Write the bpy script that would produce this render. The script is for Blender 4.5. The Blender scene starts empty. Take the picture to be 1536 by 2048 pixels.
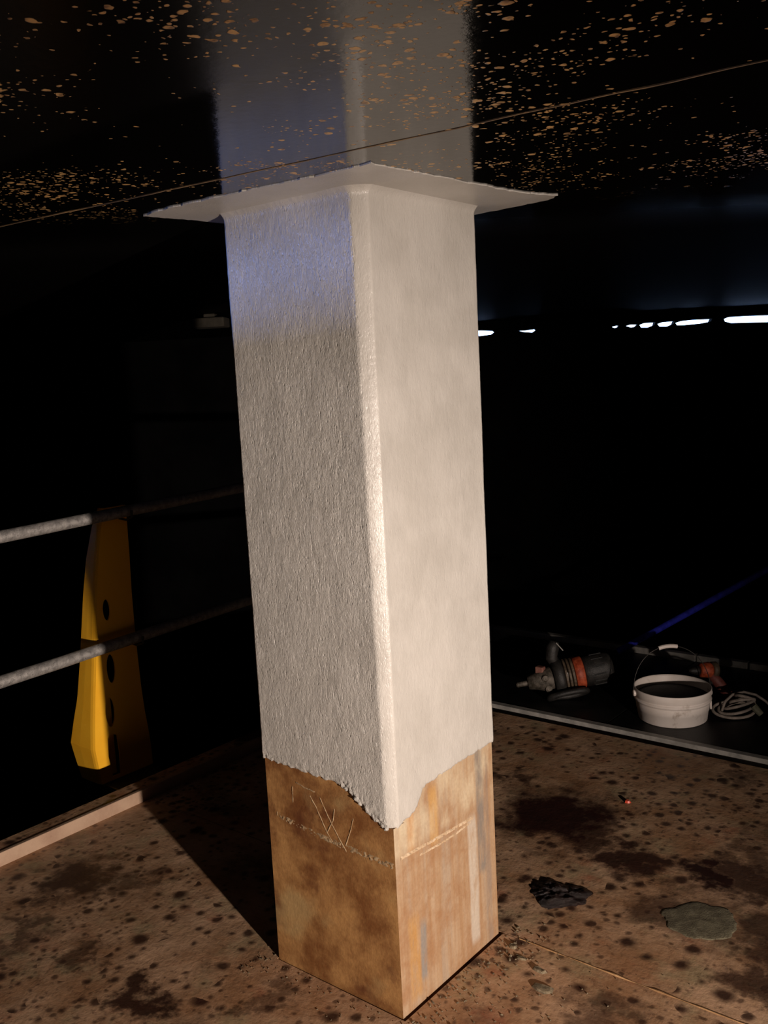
import bpy, bmesh, math, random
from mathutils import Vector, Matrix, noise

random.seed(7)
scene = bpy.context.scene
col = scene.collection
H = 1.8395                     # ceiling height above the platform

# ------------------------------------------------------------------ camera
cam_d = bpy.data.cameras.new('camera')
cam = bpy.data.objects.new('camera', cam_d)
col.objects.link(cam)
yaw, pitch, roll = 0.6844801, 0.1363772, -0.0515103
fwd = Vector((-math.sin(yaw)*math.cos(pitch), math.cos(yaw)*math.cos(pitch), -math.sin(pitch)))
rgt0 = Vector((math.cos(yaw), math.sin(yaw), 0))
up0 = rgt0.cross(fwd)
rgt = rgt0*math.cos(roll) + up0*math.sin(roll)
up = up0*math.cos(roll) - rgt0*math.sin(roll)
CAM = Vector((1.25782, -1.51701, 1.43813))
m = Matrix(((rgt.x, up.x, -fwd.x, CAM.x), (rgt.y, up.y, -fwd.y, CAM.y), (rgt.z, up.z, -fwd.z, CAM.z), (0, 0, 0, 1)))
cam.matrix_world = m
cam_d.sensor_fit = 'VERTICAL'
cam_d.sensor_height = 24.0
cam_d.lens = 1881.36/2048*24.0
cam_d.clip_start = 0.02
cam_d.clip_end = 200
scene.camera = cam

# ------------------------------------------------------------------ sky, lamp, daylight, exposure
world = bpy.data.worlds.new('sky')
scene.world = world
world.use_nodes = True
bg = world.node_tree.nodes['Background']
bg.inputs[0].default_value = (0.42, 0.60, 1.0, 1)
bg.inputs[1].default_value = 6.0

def aim(o, target):
    d = Vector(target) - o.location
    o.rotation_euler = d.to_track_quat('-Z', 'Y').to_euler()

ld = bpy.data.lights.new('work_floodlight', 'SPOT')          # site floodlight standing right of the camera
ld.energy = 870
ld.color = (1.0, 0.835, 0.72)
ld.spot_size = math.radians(66)
ld.spot_blend = 1.0
ld.shadow_soft_size = 0.035
lamp = bpy.data.objects.new('work_floodlight', ld)
lamp.location = (3.19, -1.250, 0.60)
col.objects.link(lamp)
aim(lamp, (-0.4, 0.05, 0.38))

sd = bpy.data.lights.new('daylight', 'AREA')                 # daylight off the open water outside the left wall's slit
sd.shape = 'RECTANGLE'
sd.size = 1.5
sd.size_y = 0.10
sd.energy = 780
sd.color = (0.20, 0.36, 1.0)
day = bpy.data.objects.new('daylight', sd)
day.location = (-9.9, -3.93, 1.29)
col.objects.link(day)
aim(day, (-5.9, -2.3, 1.46))

vs = scene.view_settings
vs.view_transform = 'Standard'
vs.look = 'None'
vs.gamma = 1.0
vs.use_curve_mapping = False
vs.exposure = 0.0
scene.cycles.max_bounces = 6
scene.cycles.diffuse_bounces = 3
scene.cycles.glossy_bounces = 3

# ------------------------------------------------------------------ helpers
def link(name, me, mat=None, parent=None, label=None, cat=None, group=None, kind=None, smooth=False):
    o = bpy.data.objects.new(name, me)
    col.objects.link(o)
    if mat and me is not None: me.materials.append(mat)
    if parent is not None: o.parent = parent
    if label: o['label'] = label
    if cat: o['category'] = cat
    if group: o['group'] = group
    if kind: o['kind'] = kind
    if smooth and me is not None:
        for p in me.polygons: p.use_smooth = True
    return o

def empty(name, loc, label, cat, group=None, kind=None):
    o = link(name, None, None, None, label, cat, group, kind)
    o.location = loc
    o.empty_display_size = 0.1
    return o

def child(name, bm, mat, parent, label=None, kind=None, smooth=False):
    """mesh given in world coordinates, parented to a thing whose origin is at its own base"""
    me = bpy.data.meshes.new(name)
    off = Vector((0, 0, 0))
    q = parent
    while q is not None:
        off += q.location
        q = q.parent
    bmesh.ops.translate(bm, verts=bm.verts, vec=-off)
    bm.normal_update()
    bm.to_mesh(me); bm.free()
    return link(name, me, mat, parent, label, None, None, kind, smooth)

def solo(name, bm, mat, loc=(0, 0, 0), smooth=False, **kw):
    me = bpy.data.meshes.new(name)
    bmesh.ops.translate(bm, verts=bm.verts, vec=-Vector(loc))
    bm.normal_update()
    bm.to_mesh(me); bm.free()
    o = link(name, me, mat, None, smooth=smooth, **kw)
    o.location = loc
    return o

def box(bm, lo, hi, bevel=0.0):
    r = bmesh.ops.create_cube(bm, size=1.0)
    vs_ = r['verts']
    for v in vs_:
        v.co = Vector([lo[i] + (v.co[i]+0.5)*(hi[i]-lo[i]) for i in range(3)])
    if bevel:
        es = list({e for v in vs_ for e in v.link_edges})
        bmesh.ops.bevel(bm, geom=es, offset=bevel, segments=2, affect='EDGES', profile=0.5)
    return bm

def newbox(lo, hi, bevel=0.0): return box(bmesh.new(), lo, hi, bevel)

def frame_of(d):
    d = d.normalized()
    a = Vector((0, 0, 1)) if abs(d.z) < 0.9 else Vector((1, 0, 0))
    x = a.cross(d).normalized()
    return x, d.cross(x)

def tube(bm, pts, r, n=10, cap=True):
    pts = [Vector(p) for p in pts]
    rad = r if isinstance(r, (list, tuple)) else [r]*len(pts)
    rings = []
    px = None
    for i, p in enumerate(pts):
        d = (pts[min(i+1, len(pts)-1)] - pts[max(i-1, 0)])
        x, y = frame_of(d)
        if px is not None:
            dn = d.normalized()
            x = (px - dn*px.dot(dn)).normalized(); y = dn.cross(x)
        px = x
        rings.append([bm.verts.new(p + x*math.cos(2*math.pi*k/n)*rad[i] + y*math.sin(2*math.pi*k/n)*rad[i]) for k in range(n)])
    for a, b in zip(rings, rings[1:]):
        for k in range(n):
            bm.faces.new((a[k], a[(k+1) % n], b[(k+1) % n], b[k]))
    if cap:
        bm.faces.new(rings[0][::-1]); bm.faces.new(rings[-1])
    return bm

def lathe(bm, origin, axis, prof, n=32, cap=True):
    """prof: list of (distance along axis, radius)"""
    o = Vector(origin); d = Vector(axis).normalized()
    x, y = frame_of(d)
    rings = [[bm.verts.new(o + d*h + (x*math.cos(2*math.pi*k/n) + y*math.sin(2*math.pi*k/n))*r) for k in range(n)] for h, r in prof]
    for a, b in zip(rings, rings[1:]):
        for k in range(n):
            bm.faces.new((a[k], a[(k+1) % n], b[(k+1) % n], b[k]))
    if cap:
        bm.faces.new(rings[0][::-1]); bm.faces.new(rings[-1])
    return bm

def poly_fill(outer, holes, to3d):
    """flat polygon with holes, as a bmesh of triangles; to3d maps (u,v) to a point"""
    bm = bmesh.new()
    es = []
    for loop in [outer] + holes:
        vv = [bm.verts.new(to3d(*p)) for p in loop]
        for a, b in zip(vv, vv[1:] + vv[:1]): es.append(bm.edges.new((a, b)))
    bmesh.ops.triangle_fill(bm, edges=es, use_beauty=True)
    return bm

def thicken(bm, vec):
    r = bmesh.ops.extrude_face_region(bm, geom=list(bm.faces))
    bmesh.ops.translate(bm, verts=[g for g in r['geom'] if isinstance(g, bmesh.types.BMVert)], vec=vec)
    bmesh.ops.recalc_face_normals(bm, faces=bm.faces)
    return bm

def fbm(v, o=4): return noise.fractal(v, 1.0, 2.0, o)

# ------------------------------------------------------------------ material helpers
class NT:
    def __init__(self, name):
        self.m = bpy.data.materials.new(name)
        self.m.use_nodes = True
        self.t = self.m.node_tree
        self.b = self.t.nodes['Principled BSDF']
        self.co = self.n('ShaderNodeTexCoord').outputs['Object']
    def n(self, k, **kw):
        x = self.t.nodes.new(k)
        for a, b in kw.items(): setattr(x, a, b)
        return x
    def set(self, sock, v):
        if isinstance(v, bpy.types.NodeSocket): self.t.links.new(v, sock)
        elif isinstance(v, tuple) and len(v) == 3 and sock.type == 'RGBA': sock.default_value = (*v, 1)
        else: sock.default_value = v
    def map(self, scale=(1, 1, 1), loc=(0, 0, 0), rot=(0, 0, 0), src=None):
        x = self.n('ShaderNodeMapping')
        x.inputs['Scale'].default_value = scale; x.inputs['Location'].default_value = loc; x.inputs['Rotation'].default_value = rot
        self.set(x.inputs[0], src or self.co)
        return x.outputs[0]
    def noise(self, scale, detail=4, rough=0.55, src=None, dist=0.0, out='Fac'):
        x = self.n('ShaderNodeTexNoise')
        x.inputs['Scale'].default_value = scale; x.inputs['Detail'].default_value = detail
        x.inputs['Roughness'].default_value = rough; x.inputs['Distortion'].default_value = dist
        self.set(x.inputs['Vector'], src or self.co)
        return x.outputs[out]
    def vor(self, scale, src=None, feature='F1', dim='3D', rnd=1.0):
        x = self.n('ShaderNodeTexVoronoi', feature=feature, voronoi_dimensions=dim)
        x.inputs['Scale'].default_value = scale; x.inputs['Randomness'].default_value = rnd
        self.set(x.inputs['Vector'], src or self.co)
        return x
    def math(self, op, a, b=0.0, clamp=False):
        x = self.n('ShaderNodeMath', operation=op, use_clamp=clamp)
        self.set(x.inputs[0], a); self.set(x.inputs[1], b)
        return x.outputs[0]
    def ramp(self, fac, a, b, lo=0.0, hi=1.0):
        x = self.n('ShaderNodeMapRange', interpolation_type='SMOOTHSTEP')
        self.set(x.inputs[0], fac)
        for i, v in enumerate((a, b, lo, hi)): self.set(x.inputs[1+i], v)
        return x.outputs[0]
    def mix(self, fac, a, b, mode='MIX'):
        x = self.n('ShaderNodeMix', data_type='RGBA', blend_type=mode)
        self.set(x.inputs[0], fac); self.set(x.inputs[6], a); self.set(x.inputs[7], b)
        return x.outputs[2]
    def sep(self, src=None):
        x = self.n('ShaderNodeSeparateXYZ'); self.set(x.inputs[0], src or self.co); return x.outputs
    def bump(self, h, strength=0.5, dist=0.01, nrm=None):
        x = self.n('ShaderNodeBump')
        x.inputs['Strength'].default_value = strength; x.inputs['Distance'].default_value = dist
        self.set(x.inputs['Height'], h)
        if nrm: self.set(x.inputs['Normal'], nrm)
        return x.outputs[0]
    def fin(self, color=None, rough=None, normal=None, spec=None, metal=None):
        if color is not None: self.set(self.b.inputs['Base Color'], color)
        if rough is not None: self.set(self.b.inputs['Roughness'], rough)
        if normal is not None: self.set(self.b.inputs['Normal'], normal)
        if spec is not None: self.set(self.b.inputs['Specular IOR Level'], spec)
        if metal is not None: self.set(self.b.inputs['Metallic'], metal)
        return self.m

def plain(name, c, rough=0.5, metal=0.0, var=0.35, scale=25, bump=0.15, spec=None):
    t = NT(name)
    f = t.noise(scale, 5)
    cc = t.mix(t.ramp(f, 0.3, 0.7), tuple(x*(1-var) for x in c), tuple(min(1, x*(1+var)) for x in c))
    return t.fin(cc, rough, t.bump(t.noise(scale*6, 3), bump, 0.003), spec, metal)

# --- ceiling: black gloss coating worn through to tan concrete in flecks
def mat_ceiling():
    t = NT('black_gloss_ceiling_coating')
    warp = t.n('ShaderNodeVectorMath', operation='ADD')
    nz = t.n('ShaderNodeVectorMath', operation='SCALE'); nz.inputs['Scale'].default_value = 0.016
    t.set(nz.inputs[0], t.noise(45, 2, out='Color'))
    t.set(warp.inputs[0], t.co); t.set(warp.inputs[1], nz.outputs[0])
    clus = t.noise(3.1, 3, 0.6, t.map(loc=(0.4, 1.7, 0)))
    clus2 = t.noise(11, 2, 0.6, t.map(loc=(2.4, 0.7, 0)))
    cl = t.math('ADD', t.math('MULTIPLY', clus, 0.7), t.math('MULTIPLY', clus2, 0.3))
    masks = []
    for sc, lo, hi, rmax in ((50, 0.47, 0.63, 0.40), (100, 0.44, 0.66, 0.38)):
        v = t.vor(sc, warp.outputs[0], dim='2D')
        rc = t.sep(v.outputs['Color'])
        dens = t.ramp(cl, lo, hi, 0.01, 0.62)
        on = t.math('LESS_THAN', rc[0], dens)
        rad = t.math('MULTIPLY', t.math('ADD', t.math('MULTIPLY', rc[1], 0.75), 0.25), rmax)
        inn = t.ramp(t.math('SUBTRACT', rad, v.outputs['Distance']), -0.02, 0.09)
        masks.append(t.math('MULTIPLY', on, inn))
    sp = t.math('MAXIMUM', masks[0], masks[1])
    # flecks fade out further in, beyond the column
    s = t.sep()
    d = t.math('ADD', t.math('MULTIPLY', s[0], -0.63), t.math('MULTIPLY', s[1], 0.775))
    sp = t.math('MULTIPLY', sp, t.ramp(d, 0.05, 0.35, 1.0, 0.0))
    tan = t.mix(t.noise(6, 2), (0.60, 0.31, 0.10), (0.62, 0.43, 0.19))
    tan = t.mix(t.ramp(t.noise(90, 2), 0.25, 0.6), (0.16, 0.085, 0.04), tan)
    c = t.mix(sp, (0.0022, 0.002, 0.0018), tan)
    # first lap of coating is duller and rougher than the fresh gloss strip
    lap = t.ramp(t.math('ADD', s[1], t.math('MULTIPLY', t.noise(9, 4), 0.08)), -0.60, -0.54)
    r = t.math('ADD', t.math('MULTIPLY', t.math('SUBTRACT', 1.0, lap), 0.14), 0.10)
    r = t.math('ADD', r, t.math('MULTIPLY', sp, 0.35))
    far = t.ramp(d, 0.25, 0.9)                         # bare dull soffit further in
    r = t.math('ADD', r, t.math('MULTIPLY', far, 0.5))
    n = t.bump(t.noise(60, 4, 0.6), 0.12, 0.002)
    n = t.bump(sp, 0.35, 0.001, n)
    return t.fin(c, r, n, t.math('SUBTRACT', 0.36, t.math('MULTIPLY', far, 0.33)))

# --- platform plywood: tan, stained, dotted with wet dark drips
def mat_ply():
    t = NT('stained_plywood')
    warp = t.n('ShaderNodeVectorMath', operation='ADD')
    nz = t.n('ShaderNodeVectorMath', operation='SCALE'); nz.inputs['Scale'].default_value = 0.022
    t.set(nz.inputs[0], t.noise(22, 3, out='Color'))
    t.set(warp.inputs[0], t.co); t.set(warp.inputs[1], nz.outputs[0])
    base = t.mix(t.ramp(t.noise(3.4, 7, 0.68), 0.34, 0.66), (0.38, 0.215, 0.115), (0.64, 0.45, 0.30))
    base = t.mix(t.ramp(t.noise(7, 6, 0.65, t.map(loc=(5, 2, 0))), 0.50, 0.70, 0, 0.8), base, (0.40, 0.33, 0.20))
    base = t.mix(t.ramp(t.noise(5, 6, 0.65, t.map(loc=(1, 8, 0))), 0.54, 0.74, 0, 0.85), base, (0.40, 0.15, 0.08))
    grain = t.noise(9, 5, 0.6, t.map(scale=(1, 14, 1)))
    base = t.mix(0.30, base, t.mix(grain, (0.05, 0.03, 0.02), (0.75, 0.55, 0.38)), 'OVERLAY')
    speck = t.noise(38, 5, 0.7)
    base = t.mix(t.ramp(speck, 0.55, 0.72, 0, 0.75), base, (0.12, 0.06, 0.035))
    # big wet stains, each where it lies; some added to darken right floor
    s = t.sep()
    wx = t.math('MULTIPLY', t.math('SUBTRACT', t.noise(7, 5, 0.62, t.map(loc=(9, 4, 0))), 0.5), 0.52)
    wy = t.math('MULTIPLY', t.math('SUBTRACT', t.noise(7, 5, 0.62, t.map(loc=(2, 6, 0))), 0.5), 0.52)
    X = t.math('ADD', s[0], wx); Y = t.math('ADD', s[1], wy)
    stain = None
    for cx, cy, r, k in ((-0.20, 1.08, 0.20, 1.0), (0.15, 0.94, 0.10, 0.95), (0.33, 0.98, 0.10, 1.0), (0.46, 1.02, 0.10, 0.9), (-0.44, 1.26, 0.08, 0.8), (-1.20, -0.05, 0.11, 0.9), (-0.55, -0.33, 0.07, 0.95),
                         (0.60, 0.58, 0.10, 0.85), (0.36, 0.24, 0.09, 0.7), (0.60, 0.80, 0.14, 0.85), (-1.10, -0.28, 0.06, 0.7), (-0.84, -0.30, 0.06, 0.7), (-0.30, -0.12, 0.05, 0.6), (0.40, 1.33, 0.10, 0.5), (0.2, 1.7, 0.06, 0.6), (0.78, 0.90, 0.16, 0.9), (0.45, 1.15, 0.10, 0.7), (-0.05, 1.02, 0.12, 0.9), (-1.05, 0.02, 0.07, 0.7)):
        dd = t.math('SQRT', t.math('ADD', t.math('POWER', t.math('SUBTRACT', X, cx), 2.0), t.math('POWER', t.math('SUBTRACT', Y, cy), 2.0)))
        f = t.ramp(dd, r*0.5, r*1.45, k, 0.0)
        stain = f if stain is None else t.math('MAXIMUM', stain, f)
    stain = t.math('MAXIMUM', stain, t.ramp(t.noise(2.3, 6, 0.66, t.map(loc=(3.3, 0.65, 0))), 0.54, 0.68, 0, 0.75))
    masks = []
    for sc, frac, rmax, k in ((14, 0.50, 0.40, 1.0), (22, 0.62, 0.42, 0.95), (38, 0.50, 0.42, 0.75)):
        v = t.vor(sc, warp.outputs[0], dim='2D')
        rc = t.sep(v.outputs['Color'])
        f2 = t.math('MULTIPLY', t.ramp(t.noise(2.2, 3, 0.5, t.map(loc=(sc, 1.2, 0))), 0.36, 0.62), frac)
        on = t.math('LESS_THAN', rc[0], f2)
        rad = t.math('MULTIPLY', t.math('ADD', t.math('MULTIPLY', rc[1], 0.7), 0.3), rmax)
        dd = t.math('SUBTRACT', rad, v.outputs['Distance'])
        masks.append(t.math('MULTIPLY', t.math('MULTIPLY', on, t.ramp(dd, -0.10, 0.24)), k))
    sp = t.math('MAXIMUM', t.math('MAXIMUM', masks[0], masks[1]), masks[2])
    dk = t.math('MAXIMUM', t.math('MULTIPLY', sp, 0.92), t.math('MULTIPLY', stain, 0.99))
    wet = t.mix(t.noise(11, 4), (0.040, 0.010, 0.008), (0.014, 0.008, 0.007))
    c = t.mix(dk, base, wet)
    r = t.ramp(dk, 0, 1, 0.62, 0.42)
    n = t.bump(t.noise(70, 5, 0.65), 0.35, 0.003)
    n = t.bump(t.noise(16, 4), 0.3, 0.008, n)
    return t.fin(c, r, n, 0.3)

# --- grey brushed coating on the column
def mat_coat():
    t = NT('grey_trowelled_coating')
    c = t.mix(t.ramp(t.noise(7, 5, 0.6), 0.3, 0.7), (0.43, 0.41, 0.375), (0.50, 0.48, 0.445))
    st = t.noise(1, 3, 0.6, t.map(scale=(360, 360, 95)), dist=1.1)
    grv = t.ramp(t.noise(1, 2, 0.5, t.map(scale=(230, 230, 30), loc=(4, 1, 7)), dist=0.5), 0.28, 0.40)
    pit = t.ramp(t.vor(1, t.map(scale=(95, 95, 60))).outputs['Distance'], 0.05, 0.28)
    h = t.math('ADD', t.math('MULTIPLY', st, 0.9), t.math('ADD', t.math('MULTIPLY', pit, 0.35), t.math('MULTIPLY', grv, 0.35)))
    lump = t.noise(1, 4, 0.6, t.map(scale=(80, 80, 45)))
    n = t.bump(lump, 0.25, 0.003)
    g = t.n('ShaderNodeNewGeometry')                   # this face was left rough from the trowel, the others were smoothed
    rough_face = t.ramp(t.math('MULTIPLY', t.sep(g.outputs['Normal'])[1], -1.0), 0.80, 0.95, 0.34, 0.92)
    n = t.bump(h, 1.0, 0.0030, n)
    t.set(n.node.inputs['Strength'], rough_face)
    return t.fin(c, 0.30, n, 0.5)

# --- bare stained concrete at the column foot
def mat_concrete():
    t = NT('stained_bare_concrete')
    s = t.sep(t.map(loc=(-0.2, 0.204, 0)))
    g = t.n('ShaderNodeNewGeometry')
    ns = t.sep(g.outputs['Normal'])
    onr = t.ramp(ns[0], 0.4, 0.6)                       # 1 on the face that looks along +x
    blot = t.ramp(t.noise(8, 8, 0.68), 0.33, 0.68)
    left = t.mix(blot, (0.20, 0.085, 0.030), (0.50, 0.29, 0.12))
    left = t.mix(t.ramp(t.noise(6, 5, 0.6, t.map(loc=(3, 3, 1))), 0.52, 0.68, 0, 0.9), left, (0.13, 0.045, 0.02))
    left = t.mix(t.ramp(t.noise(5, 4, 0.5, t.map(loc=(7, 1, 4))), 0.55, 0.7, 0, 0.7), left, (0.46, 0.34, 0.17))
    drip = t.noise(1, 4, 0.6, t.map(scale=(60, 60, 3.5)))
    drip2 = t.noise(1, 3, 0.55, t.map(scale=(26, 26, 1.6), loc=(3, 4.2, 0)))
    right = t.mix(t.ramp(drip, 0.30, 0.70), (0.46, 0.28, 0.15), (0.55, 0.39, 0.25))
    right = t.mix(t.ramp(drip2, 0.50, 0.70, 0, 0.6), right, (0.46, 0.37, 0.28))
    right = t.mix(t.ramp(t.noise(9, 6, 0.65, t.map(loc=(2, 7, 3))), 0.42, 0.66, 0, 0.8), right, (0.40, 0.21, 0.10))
    # coating drips running down the face
    wob = t.math('ADD', s[1], t.math('MULTIPLY', t.math('SUBTRACT', t.noise(1, 3, 0.5, t.map(scale=(1, 1, 9))), 0.5), 0.018))
    def stripe(y, w, z0, z1, soft=0.012):
        d = t.math('ABSOLUTE', t.math('SUBTRACT', wob, y))
        a = t.ramp(d, w, w+soft, 1.0, 0.0)
        b = t.math('MULTIPLY', t.ramp(s[2], z0-0.015, z0+0.015), t.ramp(s[2], z1-0.02, z1+0.02, 1.0, 0.0))
        return t.math('MULTIPLY', t.math('MULTIPLY', a, b), t.ramp(t.noise(1, 4, 0.65, t.map(scale=(40, 40, 9))), 0.3, 0.55, 0.25, 1.0))
    for y, w, z0, z1, c, k in ((0.305, 0.013, 0.03, 0.36, (0.66, 0.58, 0.48), 0.8), (0.345, 0.010, 0.20, 0.55, (0.24, 0.22, 0.20), 0.8),
                               (0.372, 0.006, 0.0, 0.50, (0.30, 0.24, 0.20), 0.6), (0.088, 0.006, 0.05, 0.19, (0.30, 0.29, 0.27), 0.85),
                               (0.055, 0.014, 0.02, 0.22, (0.60, 0.30, 0.06), 0.55), (0.060, 0.008, 0.38, 0.48, (0.70, 0.30, 0.06), 0.5),
                               (0.150, 0.010, 0.36, 0.50, (0.72, 0.42, 0.13), 0.6)):
        right = t.mix(t.math('MULTIPLY', stripe(y, w, z0, z1), k), right, c)
    up = t.ramp(s[2], 0.37, 0.40)
    right = t.mix(t.math('MULTIPLY', up, t.ramp(t.noise(14, 5, 0.6, t.map(scale=(1, 1, 0.35))), 0.35, 0.65, 0.0, 0.75)), right, (0.78, 0.66, 0.46))
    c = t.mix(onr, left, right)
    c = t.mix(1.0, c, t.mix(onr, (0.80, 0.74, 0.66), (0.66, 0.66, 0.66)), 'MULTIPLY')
    fine = t.noise(120, 3, 0.6)
    c = t.mix(0.35, c, t.mix(fine, (0.25, 0.25, 0.25), (0.75, 0.75, 0.75)), 'OVERLAY')
    n = t.bump(t.noise(90, 5, 0.65), 0.4, 0.0025)
    return t.fin(c, 0.55, n, 0.3)

def mat_patchy(name, a, b, scale, rough, bump=0.3, bd=0.004, metal=0.0, c3=None, th=(0.55, 0.7), spec=0.4):
    t = NT(name)
    c = t.mix(t.ramp(t.noise(scale, 6, 0.62), 0.35, 0.65), a, b)
    if c3: c = t.mix(t.ramp(t.noise(scale*2.3, 5, 0.6, t.map(loc=(3, 5, 1))), *th), c, c3)
    return t.fin(c, rough, t.bump(t.noise(scale*7, 5, 0.65), bump, bd), spec, metal)

M_ceil, M_ply, M_coat, M_conc = mat_ceiling(), mat_ply(), mat_coat(), mat_concrete()
M_wall = mat_patchy('near_black_wall', (0.0012, 0.0012, 0.0014), (0.003, 0.003, 0.003), 3, 0.9, spec=0.05)  # base colour darkened until the far walls stay black
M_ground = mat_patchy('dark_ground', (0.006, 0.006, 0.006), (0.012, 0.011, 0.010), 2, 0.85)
M_deck = mat_patchy('black_deck_board', (0.004, 0.004, 0.0045), (0.010, 0.010, 0.010), 6, 0.45, spec=0.2)
M_timber = mat_patchy('pale_timber', (0.34, 0.22, 0.15), (0.42, 0.29, 0.20), 9, 0.7, c3=(0.24, 0.15, 0.10), th=(0.6, 0.8))
M_galv = mat_patchy('galvanised_steel', (0.22, 0.21, 0.20), (0.40, 0.38, 0.36), 45, 0.5, 0.5, 0.004, 0.35, (0.14, 0.13, 0.125), (0.55, 0.72))
M_alu = mat_patchy('dull_aluminium', (0.26, 0.25, 0.23), (0.40, 0.38, 0.35), 18, 0.55, 0.2, 0.003, 0.2)
M_yellow = mat_patchy('yellow_paint', (0.95, 0.47, 0.025), (0.98, 0.51, 0.03), 8, 0.4, 0.1, 0.002)
M_black = plain('black_plastic', (0.012, 0.012, 0.012), 0.5)

# ------------------------------------------------------------------ the shell of the place
nb = Vector((-math.sin(math.radians(33)), math.cos(math.radians(33)), 0))     # back wall faces back along this
tb = Vector((nb.y, -nb.x, 0))
W0 = Vector((CAM.x, CAM.y, 0)) + nb*7.0
PA = W0 + tb*(-4.05); PB = W0 + tb*5.0
plan = [(PA.x, PA.y), (PB.x, PB.y), (5.2, 5.0), (5.2, -5.0), (PA.x, -5.0)]

def inflate(pts, k):
    cx = sum(p[0] for p in pts)/len(pts); cy = sum(p[1] for p in pts)/len(pts)
    return [(cx+(x-cx)*k, cy+(y-cy)*k) for x, y in pts]

bm = poly_fill(inflate(plan, 1.03), [], lambda x, y: Vector((x, y, H)))
thicken(bm, Vector((0, 0, 0.25)))
ceiling = solo('ceiling', bm, M_ceil, kind='structure', label='black glossy ceiling flecked with tan worn spots', cat='ceiling')
# hairline ridge of a lap joint across the ceiling coating
bm = bmesh.new()
p0, p1 = Vector((-2.2, -0.46, H-0.0005)), Vector((2.4, 0.02, H-0.0005))
N = 120
tube(bm, [p0.lerp(p1, i/N) + Vector((0, 0.006*fbm(Vector((i*0.35, 0, 2))), 0)) for i in range(N+1)],
     [0.0007 + 0.0008*abs(fbm(Vector((i*0.9, 3, 0)))) for i in range(N+1)], 6)
child('lap_joint_ridge', bm, mat_patchy('lap_ridge', (0.10, 0.07, 0.04), (0.34, 0.21, 0.09), 6, 0.6), ceiling, 'thin tan ridge of a lap joint')

gm = poly_fill(inflate(plan, 1.8), [], lambda x, y: Vector((x, y, -2.2)))
thicken(gm, Vector((0, 0, -0.2)))
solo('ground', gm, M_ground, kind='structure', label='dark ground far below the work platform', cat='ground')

def wall(name, a, b, outward, holes=(), label=''):
    a, b = Vector((*a, 0)), Vector((*b, 0))
    t = (b-a).normalized(); L = (b-a).length
    bm = poly_fill([(-0.1, -2.2), (L+0.1, -2.2), (L+0.1, H), (-0.1, H)], list(holes), lambda u, v: a + t*u + Vector((0, 0, v)))
    thicken(bm, outward*0.10)
    return solo(name, bm, M_wall, kind='structure', label=label, cat='wall')

# back wall: ragged daylight gaps left under the ceiling edge
def on_back(px, py):
    d = fwd + rgt*((px-768)/1881.36) - up*((py-1024)/1881.36)
    k = 7.0/d.dot(nb)
    P = CAM + d*k
    return ((Vector((P.x, P.y, 0))-PA).dot(tb), P.z)
gaps = [[(938, 661), (962, 660), (985, 661), (989, 664), (982, 669), (960, 672), (938, 672)],
        [(1034, 661), (1050, 660), (1070, 657.5), (1072, 660), (1064, 665), (1048, 664)],
        [(1224, 654), (1232, 651), (1239, 650), (1238, 653.5), (1229, 656)],
        [(1252, 652), (1264, 648), (1277, 648), (1272, 653), (1262, 655)],
        [(1279, 650), (1292, 645), (1311, 644), (1309, 650), (1296, 655), (1282, 655)],
        [(1315, 648), (1328, 643.5), (1350, 641.5), (1347, 648), (1335, 653), (1319, 653)],
        [(1351, 646), (1366, 641), (1390, 638.5), (1425, 637), (1422, 643), (1400, 647), (1370, 650), (1354, 650.5)],
        [(1448, 638), (1460, 633), (1495, 631), (1560, 628.5), (1700, 622), (1700, 637), (1560, 643.5), (1500, 645), (1462, 646), (1450, 643)],
        [(438, 674), (441, 673.3), (443, 675), (440, 676.4)]]
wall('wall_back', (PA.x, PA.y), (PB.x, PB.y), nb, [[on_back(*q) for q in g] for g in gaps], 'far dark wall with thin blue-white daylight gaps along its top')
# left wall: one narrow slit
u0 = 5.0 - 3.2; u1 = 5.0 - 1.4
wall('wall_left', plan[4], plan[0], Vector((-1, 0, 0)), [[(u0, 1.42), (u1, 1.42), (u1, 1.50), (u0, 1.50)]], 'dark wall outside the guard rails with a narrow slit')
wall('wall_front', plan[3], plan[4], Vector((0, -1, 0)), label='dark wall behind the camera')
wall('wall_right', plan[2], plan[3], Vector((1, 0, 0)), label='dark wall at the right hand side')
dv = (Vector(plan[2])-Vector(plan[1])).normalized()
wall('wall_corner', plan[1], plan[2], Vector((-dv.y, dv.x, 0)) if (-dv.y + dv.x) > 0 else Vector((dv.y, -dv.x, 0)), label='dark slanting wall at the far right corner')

# ------------------------------------------------------------------ platform
floor = empty('floor', (0, 0, 0), 'brown stained plywood work platform around the column', 'floor', kind='structure')
def sheet(outer, z0=-0.018, z1=0.0):
    bm = poly_fill(outer, [], lambda x, y: Vector((x, y, z0)))
    thicken(bm, Vector((0, 0, z1-z0)))
    return bm
child('plywood_sheet', sheet([(-1.47, -0.80), (3.9, -0.80), (3.9, 0.412), (0.012, 0.412), (0.010, -0.006), (-0.404, -0.004), (-0.406, 0.412), (-1.47, 0.412)]), M_ply, floor)
child('plywood_sheet', sheet([(-1.47, 0.416), (3.9, 0.414), (3.9, 1.800), (-1.47, 1.800)]), M_ply, floor)
child('plywood_sheet', sheet([(-1.47, -2.0), (3.9, -2.0), (3.9, -0.803), (-1.47, -0.803)]), M_ply, floor)
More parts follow.
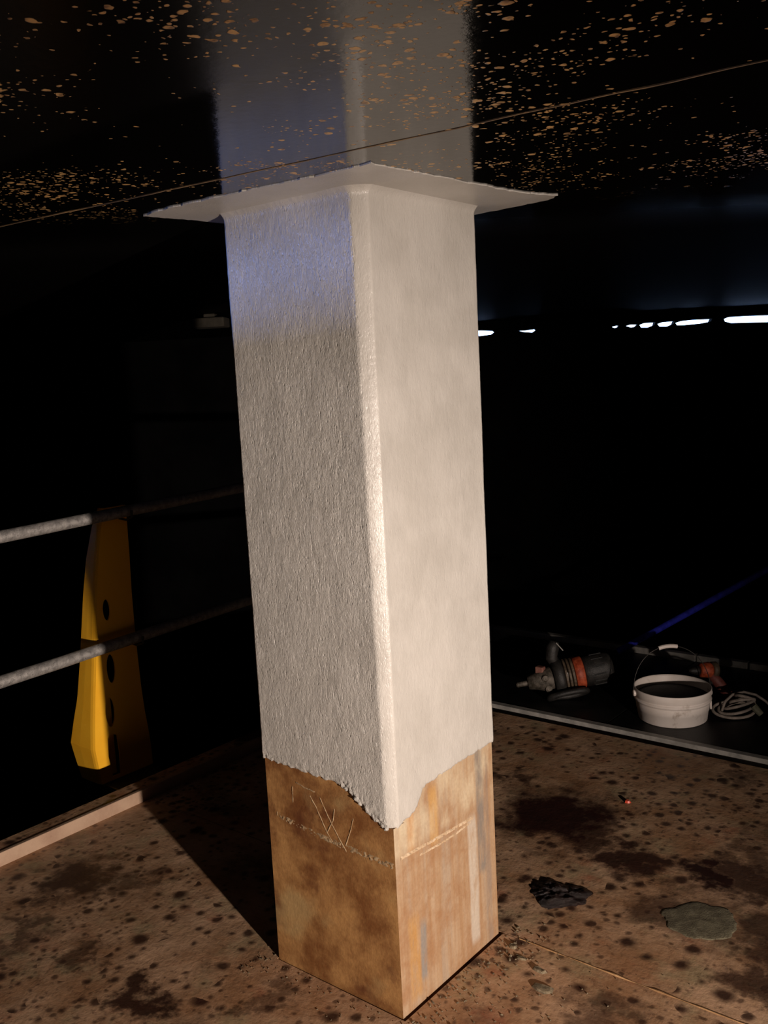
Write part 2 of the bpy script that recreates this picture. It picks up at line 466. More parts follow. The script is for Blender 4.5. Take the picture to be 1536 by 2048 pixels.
# pale splintered lip along the sheet joint
bm = bmesh.new()
N = 90
tube(bm, [Vector((0.06 + 2.4*i/N, 0.4135 + 0.0015*fbm(Vector((i*0.4, 1, 0))), 0.0005)) for i in range(N+1)], [max(0.0004, 0.0017+0.0022*fbm(Vector((i*0.45, 5, 1)))) for i in range(N+1)], 6)
child('splintered_joint', bm, mat_patchy('raw_ply_edge', (0.26, 0.14, 0.06), (0.44, 0.27, 0.13), 14, 0.7), floor, 'raw tan splintered edge of the sheet joint')
bm = bmesh.new()
for y0 in (-1.6, -0.6, 0.9): box(bm, (-1.47, y0, -0.12), (3.9, y0+0.09, -0.019), 0.004)
child('joist', bm, M_black, floor)
# kerb with a pale timber inner face, at the left edge
kerb = empty('trim_1', (-1.51, 0.0, 0), 'timber kerb along the left edge of the platform', 'trim', kind='structure')
child('kerb_face', newbox((-1.485, -2.0, -0.02), (-1.470, 1.83, 0.044), 0.002), M_timber, kerb, 'pale bare timber inner face')
child('kerb_top', newbox((-1.555, -2.0, -0.10), (-1.4855, 1.83, 0.042), 0.003), M_ply, kerb, 'brown stained kerb top')
# aluminium strip, dark deck and its back rail, at the far edge
solo('trim_2', newbox((-1.47, 1.872, -0.06), (3.9, 1.905, 0.004), 0.002), M_alu, (0, 1.89, 0), kind='structure', label='grey metal strip between the plywood and the black deck', cat='trim')
deck = empty('floor_deck', (0, 2.4, 0), 'black deck carrying the tools and the bucket', 'floor', kind='structure')
child('deck_board', newbox((-1.47, 1.908, -0.03), (-0.42, 2.90, 0.0), 0.003), M_deck, deck)
child('deck_board', newbox((-0.415, 1.908, -0.03), (3.9, 2.90, 0.0), 0.003), M_deck, deck)
bm = bmesh.new()
for x0 in (-1.4, 0.1, 1.5): box(bm, (x0, 1.83, -0.15), (x0+0.08, 2.9, -0.0305), 0.004)
child('joist', bm, M_black, deck)
edge = empty('trim_3', (0, 2.93, 0), 'grey metal edge rail at the back of the black deck', 'trim', kind='structure')
for x0, x1 in ((-1.66, -1.60), (-1.595, -0.42), (-0.415, -0.17), (-0.16, 3.9)):
    child('rail_length', newbox((x0, 2.905, -0.06), (x1, 2.945, 0.030), 0.004), M_alu, edge)

# ------------------------------------------------------------------ the column
A, B = 0.40, 0.408
column = empty('concrete_column', (-A/2, B/2, 0), 'square concrete column, grey coated above and bare stained brown at its foot', 'column')
sh = bmesh.new()
ZS, CH = 0.457, 0.040                      # sharp arris below, chamfered under the coating
def V3(*p): return sh.verts.new(p)
q = dict(a=V3(-A, 0, -0.16), b=V3(0, 0, -0.16), c=V3(0, B, -0.16), d=V3(-A, B, -0.16), e=V3(0, 0, ZS), f=V3(-CH, 0, ZS), g=V3(0, CH, ZS),
         h=V3(-CH, 0, 0.60), i=V3(0, CH, 0.60), j=V3(-A, 0, 0.60), k=V3(0, B, 0.60), l=V3(-A, B, 0.60))
for f in ('abefhj', 'bckige', 'efg', 'fgih', 'cdlk', 'dajl', 'jhikl', 'abcd'): sh.faces.new([q[x] for x in f])
bmesh.ops.recalc_face_normals(sh, faces=sh.faces)
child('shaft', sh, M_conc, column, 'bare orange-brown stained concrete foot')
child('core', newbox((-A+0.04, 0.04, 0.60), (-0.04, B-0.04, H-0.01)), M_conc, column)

LC = [(-0.42, 0.537), (-0.382, 0.534), (-0.28, 0.531), (-0.184, 0.529), (-0.123, 0.519), (-0.081, 0.482), (-0.045, 0.462), (-0.017, 0.451), (0.0, 0.450)]
RC = [(-0.01, 0.450), (0.02, 0.455), (0.042, 0.464), (0.075, 0.470), (0.091, 0.486), (0.108, 0.507), (0.122, 0.514), (0.224, 0.520), (0.43, 0.523)]
def lerp_tab(tab, x):
    for (a, b), (c, d) in zip(tab, tab[1:]):
        if x <= c: return b + (d-b)*max(0, (x-a)/(c-a))
    return tab[-1][1]

def make_coat():
    O = 0.0038
    # perimeter parameter points: list of (kind, fraction)
    per = [('L', i/120) for i in range(121)] + [('C', i/10) for i in range(1, 10)] + [('R', i/124) for i in range(125)] \
        + [('K', i/24) for i in range(1, 24)] + [('S', i/24) for i in range(0, 24)]
    rows = 330
    verts, faces = [], []
    np_ = len(per)
    def P(kind, f, z):
        k = max(0.0, min(1.0, (z-0.5)/1.3))
        c = 0.021 + 0.006*k                   # chamfered arris
        if kind == 'L': return Vector((-A-O + (A+O-c)*f, -O, z)), Vector((0, -1, 0))
        if kind == 'C':
            a = Vector((-c, -O, z)); b = Vector((O, c*0.75, z)); q = a.lerp(b, f)
            n = Vector((1, -1, 0)).normalized()
            return q + n*0.0022*math.sin(math.pi*f)**0.5, n
        if kind == 'R': return Vector((O, c*0.75 + (B+O-c*0.75)*f, z)), Vector((1, 0, 0))
        if kind == 'K': return Vector((O - (A+2*O)*f, B+O, z)), Vector((0, 1, 0))
        return Vector((-A-O, B+O - (B+2*O)*f, z)), Vector((-1, 0, 0))
    for j in range(rows+2):
        for kind, f in per:
            q, n = P(kind, f, 0.5)
            if kind == 'L': zc = lerp_tab(LC, q.x)
            elif kind == 'C': zc = 0.450
            elif kind == 'R': zc = lerp_tab(RC, q.y)
            else: zc = 0.53
            zc += 0.005*fbm(Vector((q.x*60, q.y*60, 3.0)), 5)
            t = max(0, (j-1)/rows)
            z = zc + (H-zc)*t
            q, n = P(kind, f, z)
            d = 0.0016*fbm(Vector((q.x*9, q.y*9, z*5)), 3)
            if kind in 'LRC':
                amp = 1.0 if kind == 'L' else 0.5
                d += amp*0.0006*fbm(Vector((q.x*120, q.y*120, z*45)), 3)
                rim = math.exp(-(z-zc)/0.018)
                crust = (1.0 if -0.15 < q.x < -0.005 and kind == 'L' else 0.35)
                if kind == 'R': crust = 0.12
                d += rim*crust*(0.002 + 0.008*fbm(Vector((q.x*120, q.y*120, z*120)), 5))
                d -= 0.0030*math.exp(-(z-zc)/0.006)*(0.6 if kind == 'R' else 1)
            cove = max(0.0, 1-(H-z)/0.022)
            d += 0.016*cove**2.2
            if j == 0: q = q - n*0.010; z = zc
            verts.append(q + n*d if j else q)
    for j in range(rows+1):
        for i in range(np_):
            a = j*np_+i; b = j*np_+(i+1) % np_
            faces.append((a, b, b+np_, a+np_))
    me = bpy.data.meshes.new('coating')
    off = column.location
    me.from_pydata([v-off for v in verts], [], faces)
    me.update()
    return link('coating', me, M_coat, column, 'pale grey trowelled coating with a ragged lower edge', smooth=True)
make_coat()

# painted-out collar on the ceiling around the column head
outl = [(0.127, -0.119), (0.02, -0.122), (-0.10, -0.130), (-0.21, -0.141), (-0.318, -0.146), (-0.42, -0.147), (-0.523, -0.140), (-0.515, -0.085), (-0.499, -0.016),
        (-0.49, 0.10), (-0.485, 0.30), (-0.48, 0.50), (-0.30, 0.52), (-0.10, 0.51), (0.08, 0.50), (0.165, 0.492), (0.196, 0.462), (0.182, 0.425), (0.166, 0.387), (0.153, 0.30),
        (0.150, 0.189), (0.140, 0.08), (0.133, -0.02)]
fine = []
for (x0, y0), (x1, y1) in zip(outl, outl[1:]+outl[:1]):
    for k in range(8):
        x = x0+(x1-x0)*k/8; y = y0+(y1-y0)*k/8
        fine.append((x + 0.007*fbm(Vector((x*45, y*45, 1)), 5), y + 0.007*fbm(Vector((x*45, y*45, 9)), 5)))
inner = [(-A+0.03, 0.03), (-0.03, 0.03), (-0.03, B-0.03), (-A+0.03, B-0.03)]
bm = poly_fill(fine, [inner], lambda x, y: Vector((x, y, H-0.0025)))
thicken(bm, Vector((0, 0, 0.0025)))
child('ceiling_collar', bm, M_coat, column, 'pale grey coating lapped onto the ceiling around the column head')

# mortar joint and drips on the bare foot
def on_face(face, u, z, out): return Vector((u, -out, z)) if face == 'L' else Vector((out, u, z))
M_mortar = mat_patchy('grey_tan_mortar', (0.24, 0.15, 0.075), (0.36, 0.26, 0.15), 30, 0.8, 0.5, 0.004)
M_mortar2 = mat_patchy('pale_mortar', (0.38, 0.26, 0.15), (0.52, 0.40, 0.27), 30, 0.7, 0.4, 0.003)
def ridge(name, face, pts, r, mat, jit=0.5, label=None, n=7, step=0.004):
    pp = []
    for (u0, z0), (u1, z1) in zip(pts, pts[1:]):
        k = max(1, int(math.hypot(u1-u0, z1-z0)/step))
        pp += [(u0+(u1-u0)*i/k, z0+(z1-z0)*i/k) for i in range(k)]
    pp.append(pts[-1])
    bm = bmesh.new()
    tube(bm, [on_face(face, u, z + 0.0015*fbm(Vector((u*90, z*90, 4))), -r*0.35) for u, z in pp],
         [max(0.0004, r*(1+jit*fbm(Vector((u*150, z*150, 8)), 3))*(0.4 if i in (0, len(pp)-1) else 1)) for i, (u, z) in enumerate(pp)], n)
    child(name, bm, mat, column, label, smooth=True)
def band(face, pts, w, h, mat, label, seed, thr=0.0):
    bm = bmesh.new(); U = 150; V = 14; g = []
    us = [pts[0][0] + (pts[-1][0]-pts[0][0])*i/U for i in range(U+1)]
    for u in us:
        zc = lerp_tab(pts, u)
        row = []
        for j in range(V+1):
            v = (j/V*2-1)
            z = zc + v*w
            k = fbm(Vector((u*130, z*130, seed)), 5) + 0.55*fbm(Vector((u*22, 0, seed))) + thr
            e = max(0.0, 1-v*v)*max(0.0, 0.35+k)
            row.append(bm.verts.new(on_face(face, u, z, h*e - 0.0006)))
        g.append(row)
    for a, b in zip(g, g[1:]):
        for j in range(V): bm.faces.new((a[j], a[j+1], b[j+1], b[j]) if face == 'R' else (a[j], b[j], b[j+1], a[j+1]))
    bmesh.ops.recalc_face_normals(bm, faces=bm.faces)
    child('joint_ridge', bm, mat, column, label, smooth=True)
band('L', [(-0.37, 0.397), (-0.335, 0.390), (-0.25, 0.381), (-0.165, 0.374), (-0.09, 0.371), (-0.004, 0.367)], 0.009, 0.0024, M_mortar, 'rough mortar ridge along the pour joint', 2.0)
band('R', [(0.02, 0.379), (0.09, 0.374), (0.17, 0.367), (0.25, 0.362), (0.31, 0.358)], 0.005, 0.0032, M_mortar2, 'pale mortar ridge along the pour joint', 5.0, 0.3)
band('R', [(0.09, 0.357), (0.16, 0.350), (0.24, 0.347), (0.30, 0.350)], 0.0035, 0.003, M_mortar2, None, 8.0, 0.2)
for pts in ([(-0.255, 0.475), (-0.235, 0.45), (-0.205, 0.395), (-0.185, 0.372)], [(-0.222, 0.480), (-0.20, 0.44), (-0.17, 0.395), (-0.145, 0.362)], [(-0.205, 0.392), (-0.182, 0.43), (-0.175, 0.462)],
            [(-0.148, 0.375), (-0.128, 0.42), (-0.118, 0.452)], [(-0.31, 0.485), (-0.312, 0.44)], [(-0.300, 0.497), (-0.27, 0.490), (-0.235, 0.487)]):
    ridge('mortar_drip', 'L', pts, 0.0017, M_mortar, 0.5, None, 6)

# ------------------------------------------------------------------ guard rail and post
def rail(z, label, dz):
    bm = bmesh.new()
    N = 60
    tube(bm, [Vector((-1.80, -1.9 + 4.2*i/N, z + dz*(-1.9+4.2*i/N) + 0.001*fbm(Vector((i*0.5, z, 0))))) for i in range(N+1)], 0.0225, 16)
    solo('guard_rail', bm, M_galv, (-1.80, 0, z), smooth=True, label=label, cat='rail', group='guard rails left of the platform')
rail(0.975, 'upper grey steel tube rail at the top of the yellow post', 0.034)
rail(0.474, 'lower grey steel tube rail halfway up the yellow post', 0.034)

post = empty('guard_post', (-1.93, 0.6, -0.25), 'yellow slotted guard rail post outside the left edge', 'post')
# z, left edge y, right edge y, flank depth
PZ = [(1.015, 0.590, 0.690, 0.035), (0.95, 0.572, 0.690, 0.055), (0.82, 0.545, 0.688, 0.075), (0.68, 0.525, 0.683, 0.088), (0.56, 0.510, 0.682, 0.095), (0.40, 0.490, 0.684, 0.105),
      (0.27, 0.472, 0.688, 0.115), (0.17, 0.460, 0.695, 0.140), (0.085, 0.452, 0.705, 0.160), (0.02, 0.460, 0.710, 0.150), (-0.06, 0.470, 0.712, 0.135)]
XW = -1.852
def ptab(z, k):
    tab = sorted((r[0], r[k]) for r in PZ)
    return lerp_tab(tab, z)
outer = [(r[1], r[0]) for r in PZ] + [(r[2], r[0]) for r in PZ[::-1]]
def oval(cy, cz, w, h): return [(cy + w*math.cos(a), cz + h*math.sin(a)) for a in [2*math.pi*i/20 for i in range(20)]]
holes = [oval(0.560, 0.62, 0.016, 0.042), oval(0.556, 0.385, 0.019, 0.058), oval(0.534, 0.215, 0.021, 0.06)]
holes.append([(0.512, 0.115), (0.535, 0.125), (0.555, 0.115), (0.560, 0.04), (0.556, -0.045), (0.520, -0.045), (0.508, 0.04)])
bm = poly_fill(outer, holes, lambda y, z: Vector((XW, y, z)))
thicken(bm, Vector((-0.006, 0, 0)))
child('web_plate', bm, M_yellow, post)
for side, k in (('flank', 1), ('far_flank', 2)):
    bm = bmesh.new()
    rows = []
    NZ = 44
    for i in range(NZ+1):
        z = 1.015 - 1.075*i/NZ
        y = ptab(z, k); d = ptab(z, 3)
        s = -1 if k == 1 else 1
        # bent flange: rolls round from the web, then runs straight back
        prof = [(0, 0.0), (-0.010, s*0.004), (-0.022, s*0.006), (-d*0.6, s*0.006), (-d, s*0.004), (-d, -s*0.002), (-0.022, 0.0), (-0.006, -s*0.004)]
        rows.append([bm.verts.new(Vector((XW+a, y+b, z))) for a, b in prof])
    for a, b in zip(rows, rows[1:]):
        for j in range(8): bm.faces.new((a[j], a[(j+1) % 8], b[(j+1) % 8], b[j]))
    bm.faces.new(rows[0]); bm.faces.new(rows[-1][::-1])
    bmesh.ops.recalc_face_normals(bm, faces=bm.faces)
    child('flange', bm, M_yellow, post, smooth=False)
bm = bmesh.new()
box(bm, (XW-0.060, 0.495, -0.06), (XW-0.052, 0.575, 0.30), 0.002)
child('inner_stiffener', bm, M_yellow, post)
for z in (0.975+0.034*0.64, 0.474+0.034*0.64):
    bm = bmesh.new()
    tube(bm, [(XW+0.001, 0.655, z-0.030), (XW+0.045, 0.655, z-0.034), (XW+0.084, 0.655, z-0.020), (XW+0.084, 0.655, z+0.006)], 0.005, 8)
    child('rail_hook', bm, M_black, post)
bm = bmesh.new()
box(bm, (-2.0, 0.475, -0.25), (-1.556, 0.705, -0.062), 0.006)
child('socket', bm, M_black, post, 'black socket below the post')

# ------------------------------------------------------------------ bucket
bc = Vector((-0.222, 2.125, 0.0))
bucket = empty('bucket', bc, 'squat white plastic bucket with a wire handle on the black deck', 'bucket')
M_white = mat_patchy('dirty_white_plastic', (0.74, 0.66, 0.60), (0.84, 0.77, 0.72), 6, 0.45, 0.1, 0.002, 0.0, (0.34, 0.27, 0.21), (0.58, 0.8))
prof = [(0.0, 0.132), (0.004, 0.138), (0.045, 0.143), (0.046, 0.1455), (0.075, 0.1485), (0.082, 0.1485), (0.083, 0.154), (0.090, 0.156), (0.094, 0.154), (0.095, 0.151), (0.1, 0.152),
        (0.101, 0.1535), (0.126, 0.156), (0.133, 0.1565), (0.135, 0.155), (0.134, 0.1515), (0.126, 0.150), (0.04, 0.139), (0.012, 0.134)]
child('body', lathe(bmesh.new(), bc, (0, 0, 1), prof, 64), M_white, bucket, smooth=True)
child('contents', lathe(bmesh.new(), bc + Vector((0, 0, 0.092)), (0, 0, 1), [(0, 0.1455), (0.004, 0.1462), (0.006, 0.12), (0.007, 0.02)], 48), mat_patchy('dark_slurry', (0.006, 0.005, 0.005), (0.012, 0.010, 0.009), 12, 0.55, spec=0.15), bucket, 'dark slurry filling')
ax = rgt0                                     # the handle's pivots lie left and right of the pail
piv = [bc - ax*0.158 + Vector((0, 0, 0.112)), bc + ax*0.158 + Vector((0, 0, 0.100))]
back = Vector((-rgt0.y, rgt0.x, 0))
hp = []
for i in range(33):
    a = math.pi*i/32
    hp.append(bc - ax*0.160*math.cos(a) + Vector((0, 0, 0.106 + 0.190*math.sin(a)**0.9)) + back*0.03*math.sin(a))
bail = child('bail_handle', tube(bmesh.new(), hp, 0.0016, 8), plain('bail_wire', (0.07, 0.065, 0.06), 0.4, 0.6), bucket, 'thin wire handle standing up')
gp = [p for p in hp if abs((p-bc).dot(ax) + 0.01) < 0.048]
g = bmesh.new(); tube(g, gp, 0.0085, 12)
grip = child('grip', g, M_white, bail)
for s, pv in zip((-1, 1), piv):
    child('lug', lathe(bmesh.new(), pv - ax*s*0.012, ax*s, [(0, 0.014), (0.016, 0.013), (0.018, 0.009)], 16), M_white, bucket)
ca, sa = ax*0.8 - back*0.6, None
bm = bmesh.new()
box(bm, (-0.012, -0.003, -0.018), (0.012, 0.004, 0.018), 0.002)
dirn = (ax*0.96 - back*0.28).normalized()
bmesh.ops.rotate(bm, verts=bm.verts, matrix=Matrix.Rotation(math.atan2(dirn.y, dirn.x) - math.pi/2 + math.pi, 3, 'Z'))
bmesh.ops.translate(bm, verts=bm.verts, vec=bc + dirn*0.1515 + Vector((0, 0, 0.062)))
child('pull_tab', bm, M_white, bucket)

# ------------------------------------------------------------------ the dark power tool
tp = Vector((-0.70, 2.16, 0.0))
tool = empty('power_tool', tp, 'dark electric hand tool with an orange band lying left of the bucket', 'power tool')
M_body = mat_patchy('dirty_black_housing', (0.009, 0.0085, 0.008), (0.024, 0.022, 0.020), 30, 0.5, 0.4)
M_orange = mat_patchy('dirty_orange', (0.22, 0.03, 0.010), (0.42, 0.08, 0.03), 45, 0.5, 0.3)
M_cast = mat_patchy('dirty_cast_metal', (0.045, 0.038, 0.028), (0.13, 0.11, 0.09), 45, 0.45, 0.5, 0.004, 0.3)
M_ring = mat_patchy('brown_ring', (0.05, 0.035, 0.022), (0.11, 0.078, 0.05), 35, 0.5, 0.4)
ta = Vector((-0.86, 2.035, 0.066)); tdir = (Vector((-0.555, 2.275, 0.130))-ta).normalized()
def L(*pr, n=32): return lathe(bmesh.new(), ta, tdir, [(h, r*1.13) for h, r in pr], n)
child('gearbox', L((0.0, 0.012), (0.004, 0.026), (0.04, 0.034), (0.07, 0.044), (0.10, 0.047), (0.118, 0.050)), M_cast, tool, 'grey cast gearbox', smooth=True)
child('spindle', L((-0.05, 0.007), (-0.045, 0.010), (0.002, 0.011)), M_cast, tool)
child('flange', L((0.118, 0.052), (0.120, 0.070), (0.150, 0.074), (0.160, 0.070), (0.165, 0.064)), M_body, tool, smooth=True)
for i, h in enumerate((0.166, 0.182, 0.198)):
    child('ring', L((h, 0.061), (h+0.003, 0.068-0.001*i), (h+0.011, 0.068-0.001*i), (h+0.0135, 0.061)), M_ring, tool)
child('orange_band', L((0.213, 0.060), (0.216, 0.066), (0.252, 0.064), (0.256, 0.059)), M_orange, tool, 'scuffed orange band', smooth=True)
mh = child('motor_housing', L((0.256, 0.055), (0.262, 0.060), (0.30, 0.061), (0.35, 0.060), (0.372, 0.056), (0.384, 0.046), (0.388, 0.030)), M_body, tool, smooth=True)
xx, yy = frame_of(tdir)
for i in range(12):
    a = 2*math.pi*i/12
    c0 = ta + tdir*0.318 + (xx*math.cos(a)+yy*math.sin(a))*0.0685
    child('vent_rib', tube(bmesh.new(), [c0 - tdir*0.024, c0 + tdir*0.028], 0.0035, 6), M_black, mh)
hb = ta + tdir*0.135
child('side_handle', tube(bmesh.new(), [hb + Vector((0, 0, 0.05)), hb + Vector((-0.02, -0.01, 0.09)), hb + Vector((-0.015, -0.005, 0.135)), hb + Vector((-0.005, 0.0, 0.165))], [0.022, 0.028, 0.030, 0.020], 14), M_body, tool, smooth=True)
child('handle_clip', tube(bmesh.new(), [hb + Vector((0.012, -0.02, 0.165)), hb + Vector((0.035, 0.0, 0.128))], 0.0025, 6), M_alu, tool)
vw = Vector((0.632, -0.775, 0))               # towards the viewer's side of the tool
lb = ta + tdir*0.17 + vw*0.05
lp = [lb + tdir*(0.085*math.cos(a)) + vw*0.030*1.0 + Vector((0, 0, -0.062 + 0.020*math.sin(a))) + vw*0.03*math.sin(a) for a in [2*math.pi*i/28 for i in range(28)]]
child('loop_handle', tube(bmesh.new(), [Vector((p.x, p.y, max(p.z, 0.013))) for p in lp + lp[:1]], 0.013, 10, False), M_body, tool, smooth=True)
for h, a in ((0.075, 0.9), (0.09, 2.4)):
    child('gear_boss', lathe(bmesh.new(), ta + tdir*h + vw*0.03 + Vector((0, 0, 0.02 if a < 1 else -0.03)), vw, [(0, 0.017), (0.022, 0.015), (0.025, 0.008)], 14), M_cast, tool)
child('clamp_lever', newbox(Vector(ta + tdir*0.05 + Vector((-0.008, -0.012, 0.035))), Vector(ta + tdir*0.05 + Vector((0.03, 0.018, 0.068))), 0.004), mat_patchy('rusty_red', (0.16, 0.06, 0.045), (0.26, 0.12, 0.09), 30, 0.6), tool, 'rust-red clamp lever')
child('stud', tube(bmesh.new(), [ta + tdir*0.252 + vw*0.035 - Vector((0, 0, 0.05)), ta + tdir*0.256 + vw*0.045 - Vector((0, 0, 0.085))], 0.006, 8), M_alu, tool)
child('wire_spring', tube(bmesh.new(), [ta + tdir*0.170 + vw*0.066 + Vector((0, 0, 0.034)), ta + tdir*0.172 + vw*0.072 + Vector((0, 0, 0.006))], 0.004, 6), M_alu, tool)

# ------------------------------------------------------------------ the orange-headed tool and cable behind the bucket
op = Vector((-0.13, 2.36, 0.0))
drill = empty('hand_drill', op, 'small orange and dark red hand tool propped behind the bucket', 'power tool')
o0 = Vector((-0.185, 2.33, 0.150)); od = Vector((0.5, 0.6, -0.05)).normalized()
child('head', lathe(bmesh.new(), o0, od, [(0, 0.018), (0.004, 0.030), (0.045, 0.034), (0.055, 0.028)], 24), M_orange, drill, 'scuffed orange head', smooth=True)
child('collar', lathe(bmesh.new(), o0 + od*0.056, od, [(0, 0.026), (0.003, 0.034), (0.022, 0.034), (0.028, 0.022)], 24), M_ring, drill, smooth=True)
child('chuck', lathe(bmesh.new(), o0, -od, [(0, 0.018), (0.012, 0.020), (0.035, 0.014), (0.05, 0.006)], 18), M_body, drill, smooth=True)
child('handle', tube(bmesh.new(), [o0 + od*0.045 + Vector((0, 0, -0.01)), (-0.125, 2.38, 0.095), (-0.095, 2.40, 0.050), (-0.065, 2.415, 0.018)], [0.020, 0.024, 0.023, 0.018], 14),
      mat_patchy('dark_red_grip', (0.10, 0.022, 0.018), (0.17, 0.05, 0.04), 30, 0.55), drill, 'dark red grip', smooth=True)
child('trigger', newbox((-0.155, 2.355, 0.085), (-0.138, 2.372, 0.112), 0.003), M_body, drill)

M_cable = mat_patchy('grimy_pale_cable', (0.20, 0.17, 0.145), (0.34, 0.29, 0.25), 30, 0.6)
cc = Vector((0.0, 2.27, 0.0))
coil = empty('cable_coil', cc, 'grimy pale cable coiled loosely right of the bucket', 'cable')
for k in range(5):
    r1, r2, t0 = 0.085 - 0.012*k, 0.048 - 0.005*k, 0.6 + 0.25*k
    pts = []
    for i in range(25):
        a = 2*math.pi*i/24*0.93 + t0
        pts.append(cc + ax*(r1*math.cos(a) - 0.02 + 0.012*k) + back*(r2*math.sin(a)) + Vector((0, 0, 0.010 + 0.012*k + 0.018*(1+math.sin(a+k)))))
    child('loop', tube(bmesh.new(), pts, 0.0062, 8), M_cable, coil, smooth=True)
child('tail', tube(bmesh.new(), [cc + ax*a + back*b + Vector((0, 0, c)) for a, b, c in ((-0.07, 0, 0.02), (-0.055, 0.0, 0.065), (-0.02, 0.01, 0.090), (0.03, 0.02, 0.095), (0.08, 0.02, 0.080), (0.115, 0.01, 0.055), (0.15, 0.0, 0.02), (0.19, -0.01, 0.007))], 0.0055, 8), M_cable, coil, smooth=True)
child('plug', tube(bmesh.new(), [cc + ax*0.05 + Vector((0, 0, 0.05)) - back*0.03, cc + ax*0.075 + Vector((0, 0, 0.02)) - back*0.05], [0.016, 0.012], 10), mat_patchy('olive_plug', (0.12, 0.12, 0.08), (0.2, 0.2, 0.14), 30, 0.6), coil)

# blue-capped thing at the right edge of the view
bb = Vector((0.075, 2.49, 0.0))
bottle = empty('bottle', bb, 'dark bottle with a bright blue cap at the right edge on the deck', 'bottle')
child('body', lathe(bmesh.new(), bb, (0, 0, 1), [(0, 0.020), (0.002, 0.024), (0.045, 0.024), (0.058, 0.012), (0.062, 0.011)], 20), M_body, bottle, smooth=True)
child('cap', lathe(bmesh.new(), bb + Vector((0, 0, 0.060)), (0, 0, 1), [(0, 0.021), (0.003, 0.023), (0.034, 0.022), (0.038, 0.017)], 20), plain('blue_cap', (0.02, 0.22, 0.75), 0.4), bottle, 'bright blue cap', smooth=True)

# blue prop leaning from the deck's back edge up to the ceiling
bm = bmesh.new()
q0, q1 = Vector((-0.80, 2.84, 0.012)), Vector((1.965, 5.11, H-0.02))
tube(bm, [q0, q1], 0.0165, 14)
prop = solo('brace_pole', bm, plain('blue_paint', (0.05, 0.06, 0.75), 0.45), q0, smooth=True, label='thin dark blue pole slanting up to the right behind the bucket', cat='pole')

# dim concrete cleat hanging from the far ceiling
d = fwd + rgt*((422-768)/1881.36) - up*((648-1024)/1881.36)
pc = CAM + d*(4.9/d.dot(nb))
bm = bmesh.new()
box(bm, (-0.085, -0.06, 0), (0.085, 0.06, 0.05), 0.006)
box(bm, (-0.03, -0.03, 0.05), (0.03, 0.03, H-pc.z+0.02), 0.004)
bmesh.ops.rotate(bm, verts=bm.verts, matrix=Matrix.Rotation(math.radians(33), 3, 'Z'))
bmesh.ops.translate(bm, verts=bm.verts, vec=Vector((pc.x, pc.y, pc.z-0.02)))
solo('ceiling_bracket', bm, mat_patchy('dim_concrete', (0.022, 0.018, 0.012), (0.040, 0.034, 0.024), 10, 0.8), (pc.x, pc.y, H), label='small dim concrete bracket under the far ceiling left of the column', cat='bracket')

# ------------------------------------------------------------------ spills and crumbs on the platform
def blob(cx, cy, rx, ry, h, rot, seed, n=40, rings=9, rough=0.25, lump=0.5):
    bm = bmesh.new()
    c = bm.verts.new((cx, cy, h*(1+lump*fbm(Vector((cx*40, cy*40, seed))))))
    prev = None
    for k in range(1, rings+1):
        f = k/rings
        ring = []
        for i in range(n):
            a = 2*math.pi*i/n
            rr = f*(1 + rough*fbm(Vector((math.cos(a)*1.6, math.sin(a)*1.6, seed)), 4))
            x, y = rx*rr*math.cos(a), ry*rr*math.sin(a)
            X = cx + x*math.cos(rot)-y*math.sin(rot); Y = cy + x*math.sin(rot)+y*math.cos(rot)
            z = h*max(0, 1-f**3)*(1+lump*fbm(Vector((X*45, Y*45, seed)), 4))
            ring.append(bm.verts.new((X, Y, max(z, 0.0) + 0.0004 if k < rings else -0.0005)))
        for i in range(n):
            if prev is None: bm.faces.new((c, ring[i], ring[(i+1) % n]))
            else: bm.faces.new((prev[i], ring[i], ring[(i+1) % n], prev[(i+1) % n]))
        prev = ring
    bm.faces.new(prev[::-1])
    return bm
solo('mortar_spill', blob(0.405, 0.751, 0.100, 0.085, 0.003, 0.7, 3.1, 72, 10, 0.20, 0.3), mat_patchy('grey_green_mortar', (0.10, 0.085, 0.052), (0.17, 0.15, 0.095), 35, 0.85, 0.9, 0.006),
     (0.405, 0.751, 0), smooth=True, label='round grey mortar spill on the plywood right of the column', cat='spill')
solo('sludge_clump', blob(0.040, 0.655, 0.085, 0.062, 0.008, 0.62, 8.4, 56, 16, 0.45, 0.9), mat_patchy('wet_black_sludge', (0.010, 0.005, 0.004), (0.022, 0.010, 0.008), 40, 0.22, 0.9, 0.008, spec=0.6),
     (0.040, 0.655, 0), smooth=True, label='wet black clump of sludge on the plywood beside the column', cat='spill')

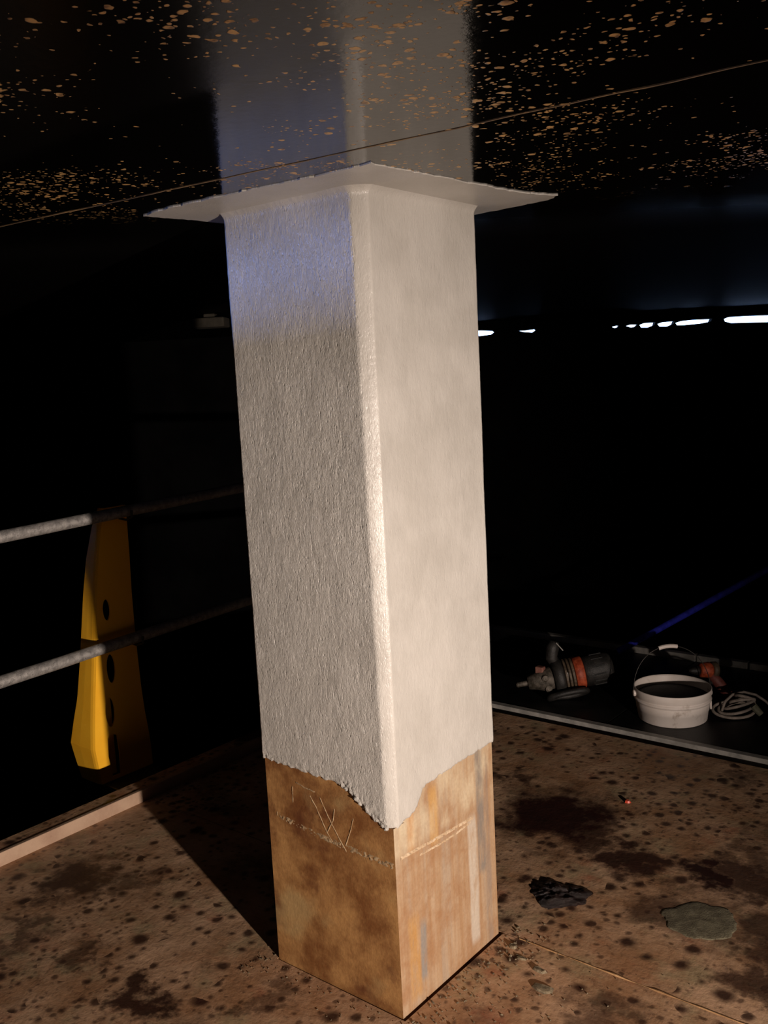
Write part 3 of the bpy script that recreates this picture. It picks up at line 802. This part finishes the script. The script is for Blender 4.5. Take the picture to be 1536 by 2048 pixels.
def chip(c, s, h, seed):
    random.seed(seed)
    n = 7
    bm = bmesh.new()
    a0 = random.random()*6
    top = []; bot = []
    for i in range(n):
        a = a0 + 2*math.pi*i/n
        r = s*(0.55+0.6*random.random())
        bot.append(bm.verts.new((c[0]+r*math.cos(a), c[1]+0.7*r*math.sin(a), 0.0)))
        top.append(bm.verts.new((c[0]+0.75*r*math.cos(a), c[1]+0.5*r*math.sin(a), h*(0.6+0.6*random.random()))))
    for i in range(n): bm.faces.new((bot[i], bot[(i+1) % n], top[(i+1) % n], top[i]))
    bm.faces.new(top); bm.faces.new(bot[::-1])
    return bm
M_chip = mat_patchy('olive_mortar_chip', (0.09, 0.07, 0.042), (0.24, 0.19, 0.12), 60, 0.8, 0.6, 0.004)
for x, y, s, h, lab in ((0.165, 0.328, 0.020, 0.0054, 'flat olive mortar chip leaning by the plywood joint'), (0.205, 0.270, 0.030, 0.0045, 'largest dark mortar chip in front of the plywood joint'),
                        (0.065, 0.375, 0.016, 0.0059, 'mortar chip at the right corner of the column foot'), (0.105, 0.345, 0.014, 0.0045, 'small mortar chip between the column foot and the plywood joint')):
    solo('mortar_chip', chip((x, y), s, h, int(x*1000)), M_chip, (x, y, 0), label=lab, cat='mortar chip', group='mortar chips beside the column foot')
rs = solo('red_scrap', chip((-0.041, 1.289), 0.011, 0.008, 55), plain('red_scrap', (0.5, 0.06, 0.03), 0.4), (-0.041, 1.289, 0), label='tiny red scrap lying on the plywood behind the column', cat='scrap')

random.seed(21)
bm = bmesh.new()
def crumb(x, y, s):
    M = Matrix.Translation((x, y, s*0.35)) @ Matrix.Rotation(random.random()*6, 4, 'Z') @ Matrix.Rotation(random.uniform(-0.5, 0.5), 4, 'X') @ Matrix.Diagonal((s*random.uniform(0.7, 1.7), s*random.uniform(0.5, 1.0), s*random.uniform(0.4, 0.8), 1))
    r = bmesh.ops.create_icosphere(bm, subdivisions=1, radius=1.0, matrix=M)
    for v in r['verts']: v.co += Vector((random.uniform(-1, 1), random.uniform(-1, 1), random.uniform(-1, 1)))*s*0.18
for i in range(240):                                   # along the right side of the foot
    y = random.uniform(-0.12, 0.46); x = 0.02 + abs(random.gauss(0, 0.055))
    crumb(x, y, random.uniform(0.001, 0.0032)*(1.7 if random.random() < 0.08 else 1))
for i in range(80):                                   # along the front of the foot
    x = random.uniform(-0.45, 0.05); y = -0.014 - abs(random.gauss(0, 0.035))
    crumb(x, y, random.uniform(0.0008, 0.0022))
for i in range(40):
    crumb(random.uniform(-0.46, -0.41), random.uniform(-0.1, 0.12), random.uniform(0.0008, 0.0028))
for i in range(160):
    crumb(random.gauss(0.15, 0.16)+0.05, random.gauss(0.20, 0.16), random.uniform(0.0008, 0.0026))
bad = [v for v in bm.verts if -0.41 < v.co.x < 0.008 and -0.004 < v.co.y < 0.41]
bmesh.ops.delete(bm, geom=bad, context='VERTS')
solo('mortar_crumbs', bm, M_chip, kind='stuff', label='fine tan mortar crumbs strewn around the column foot', cat='crumbs')
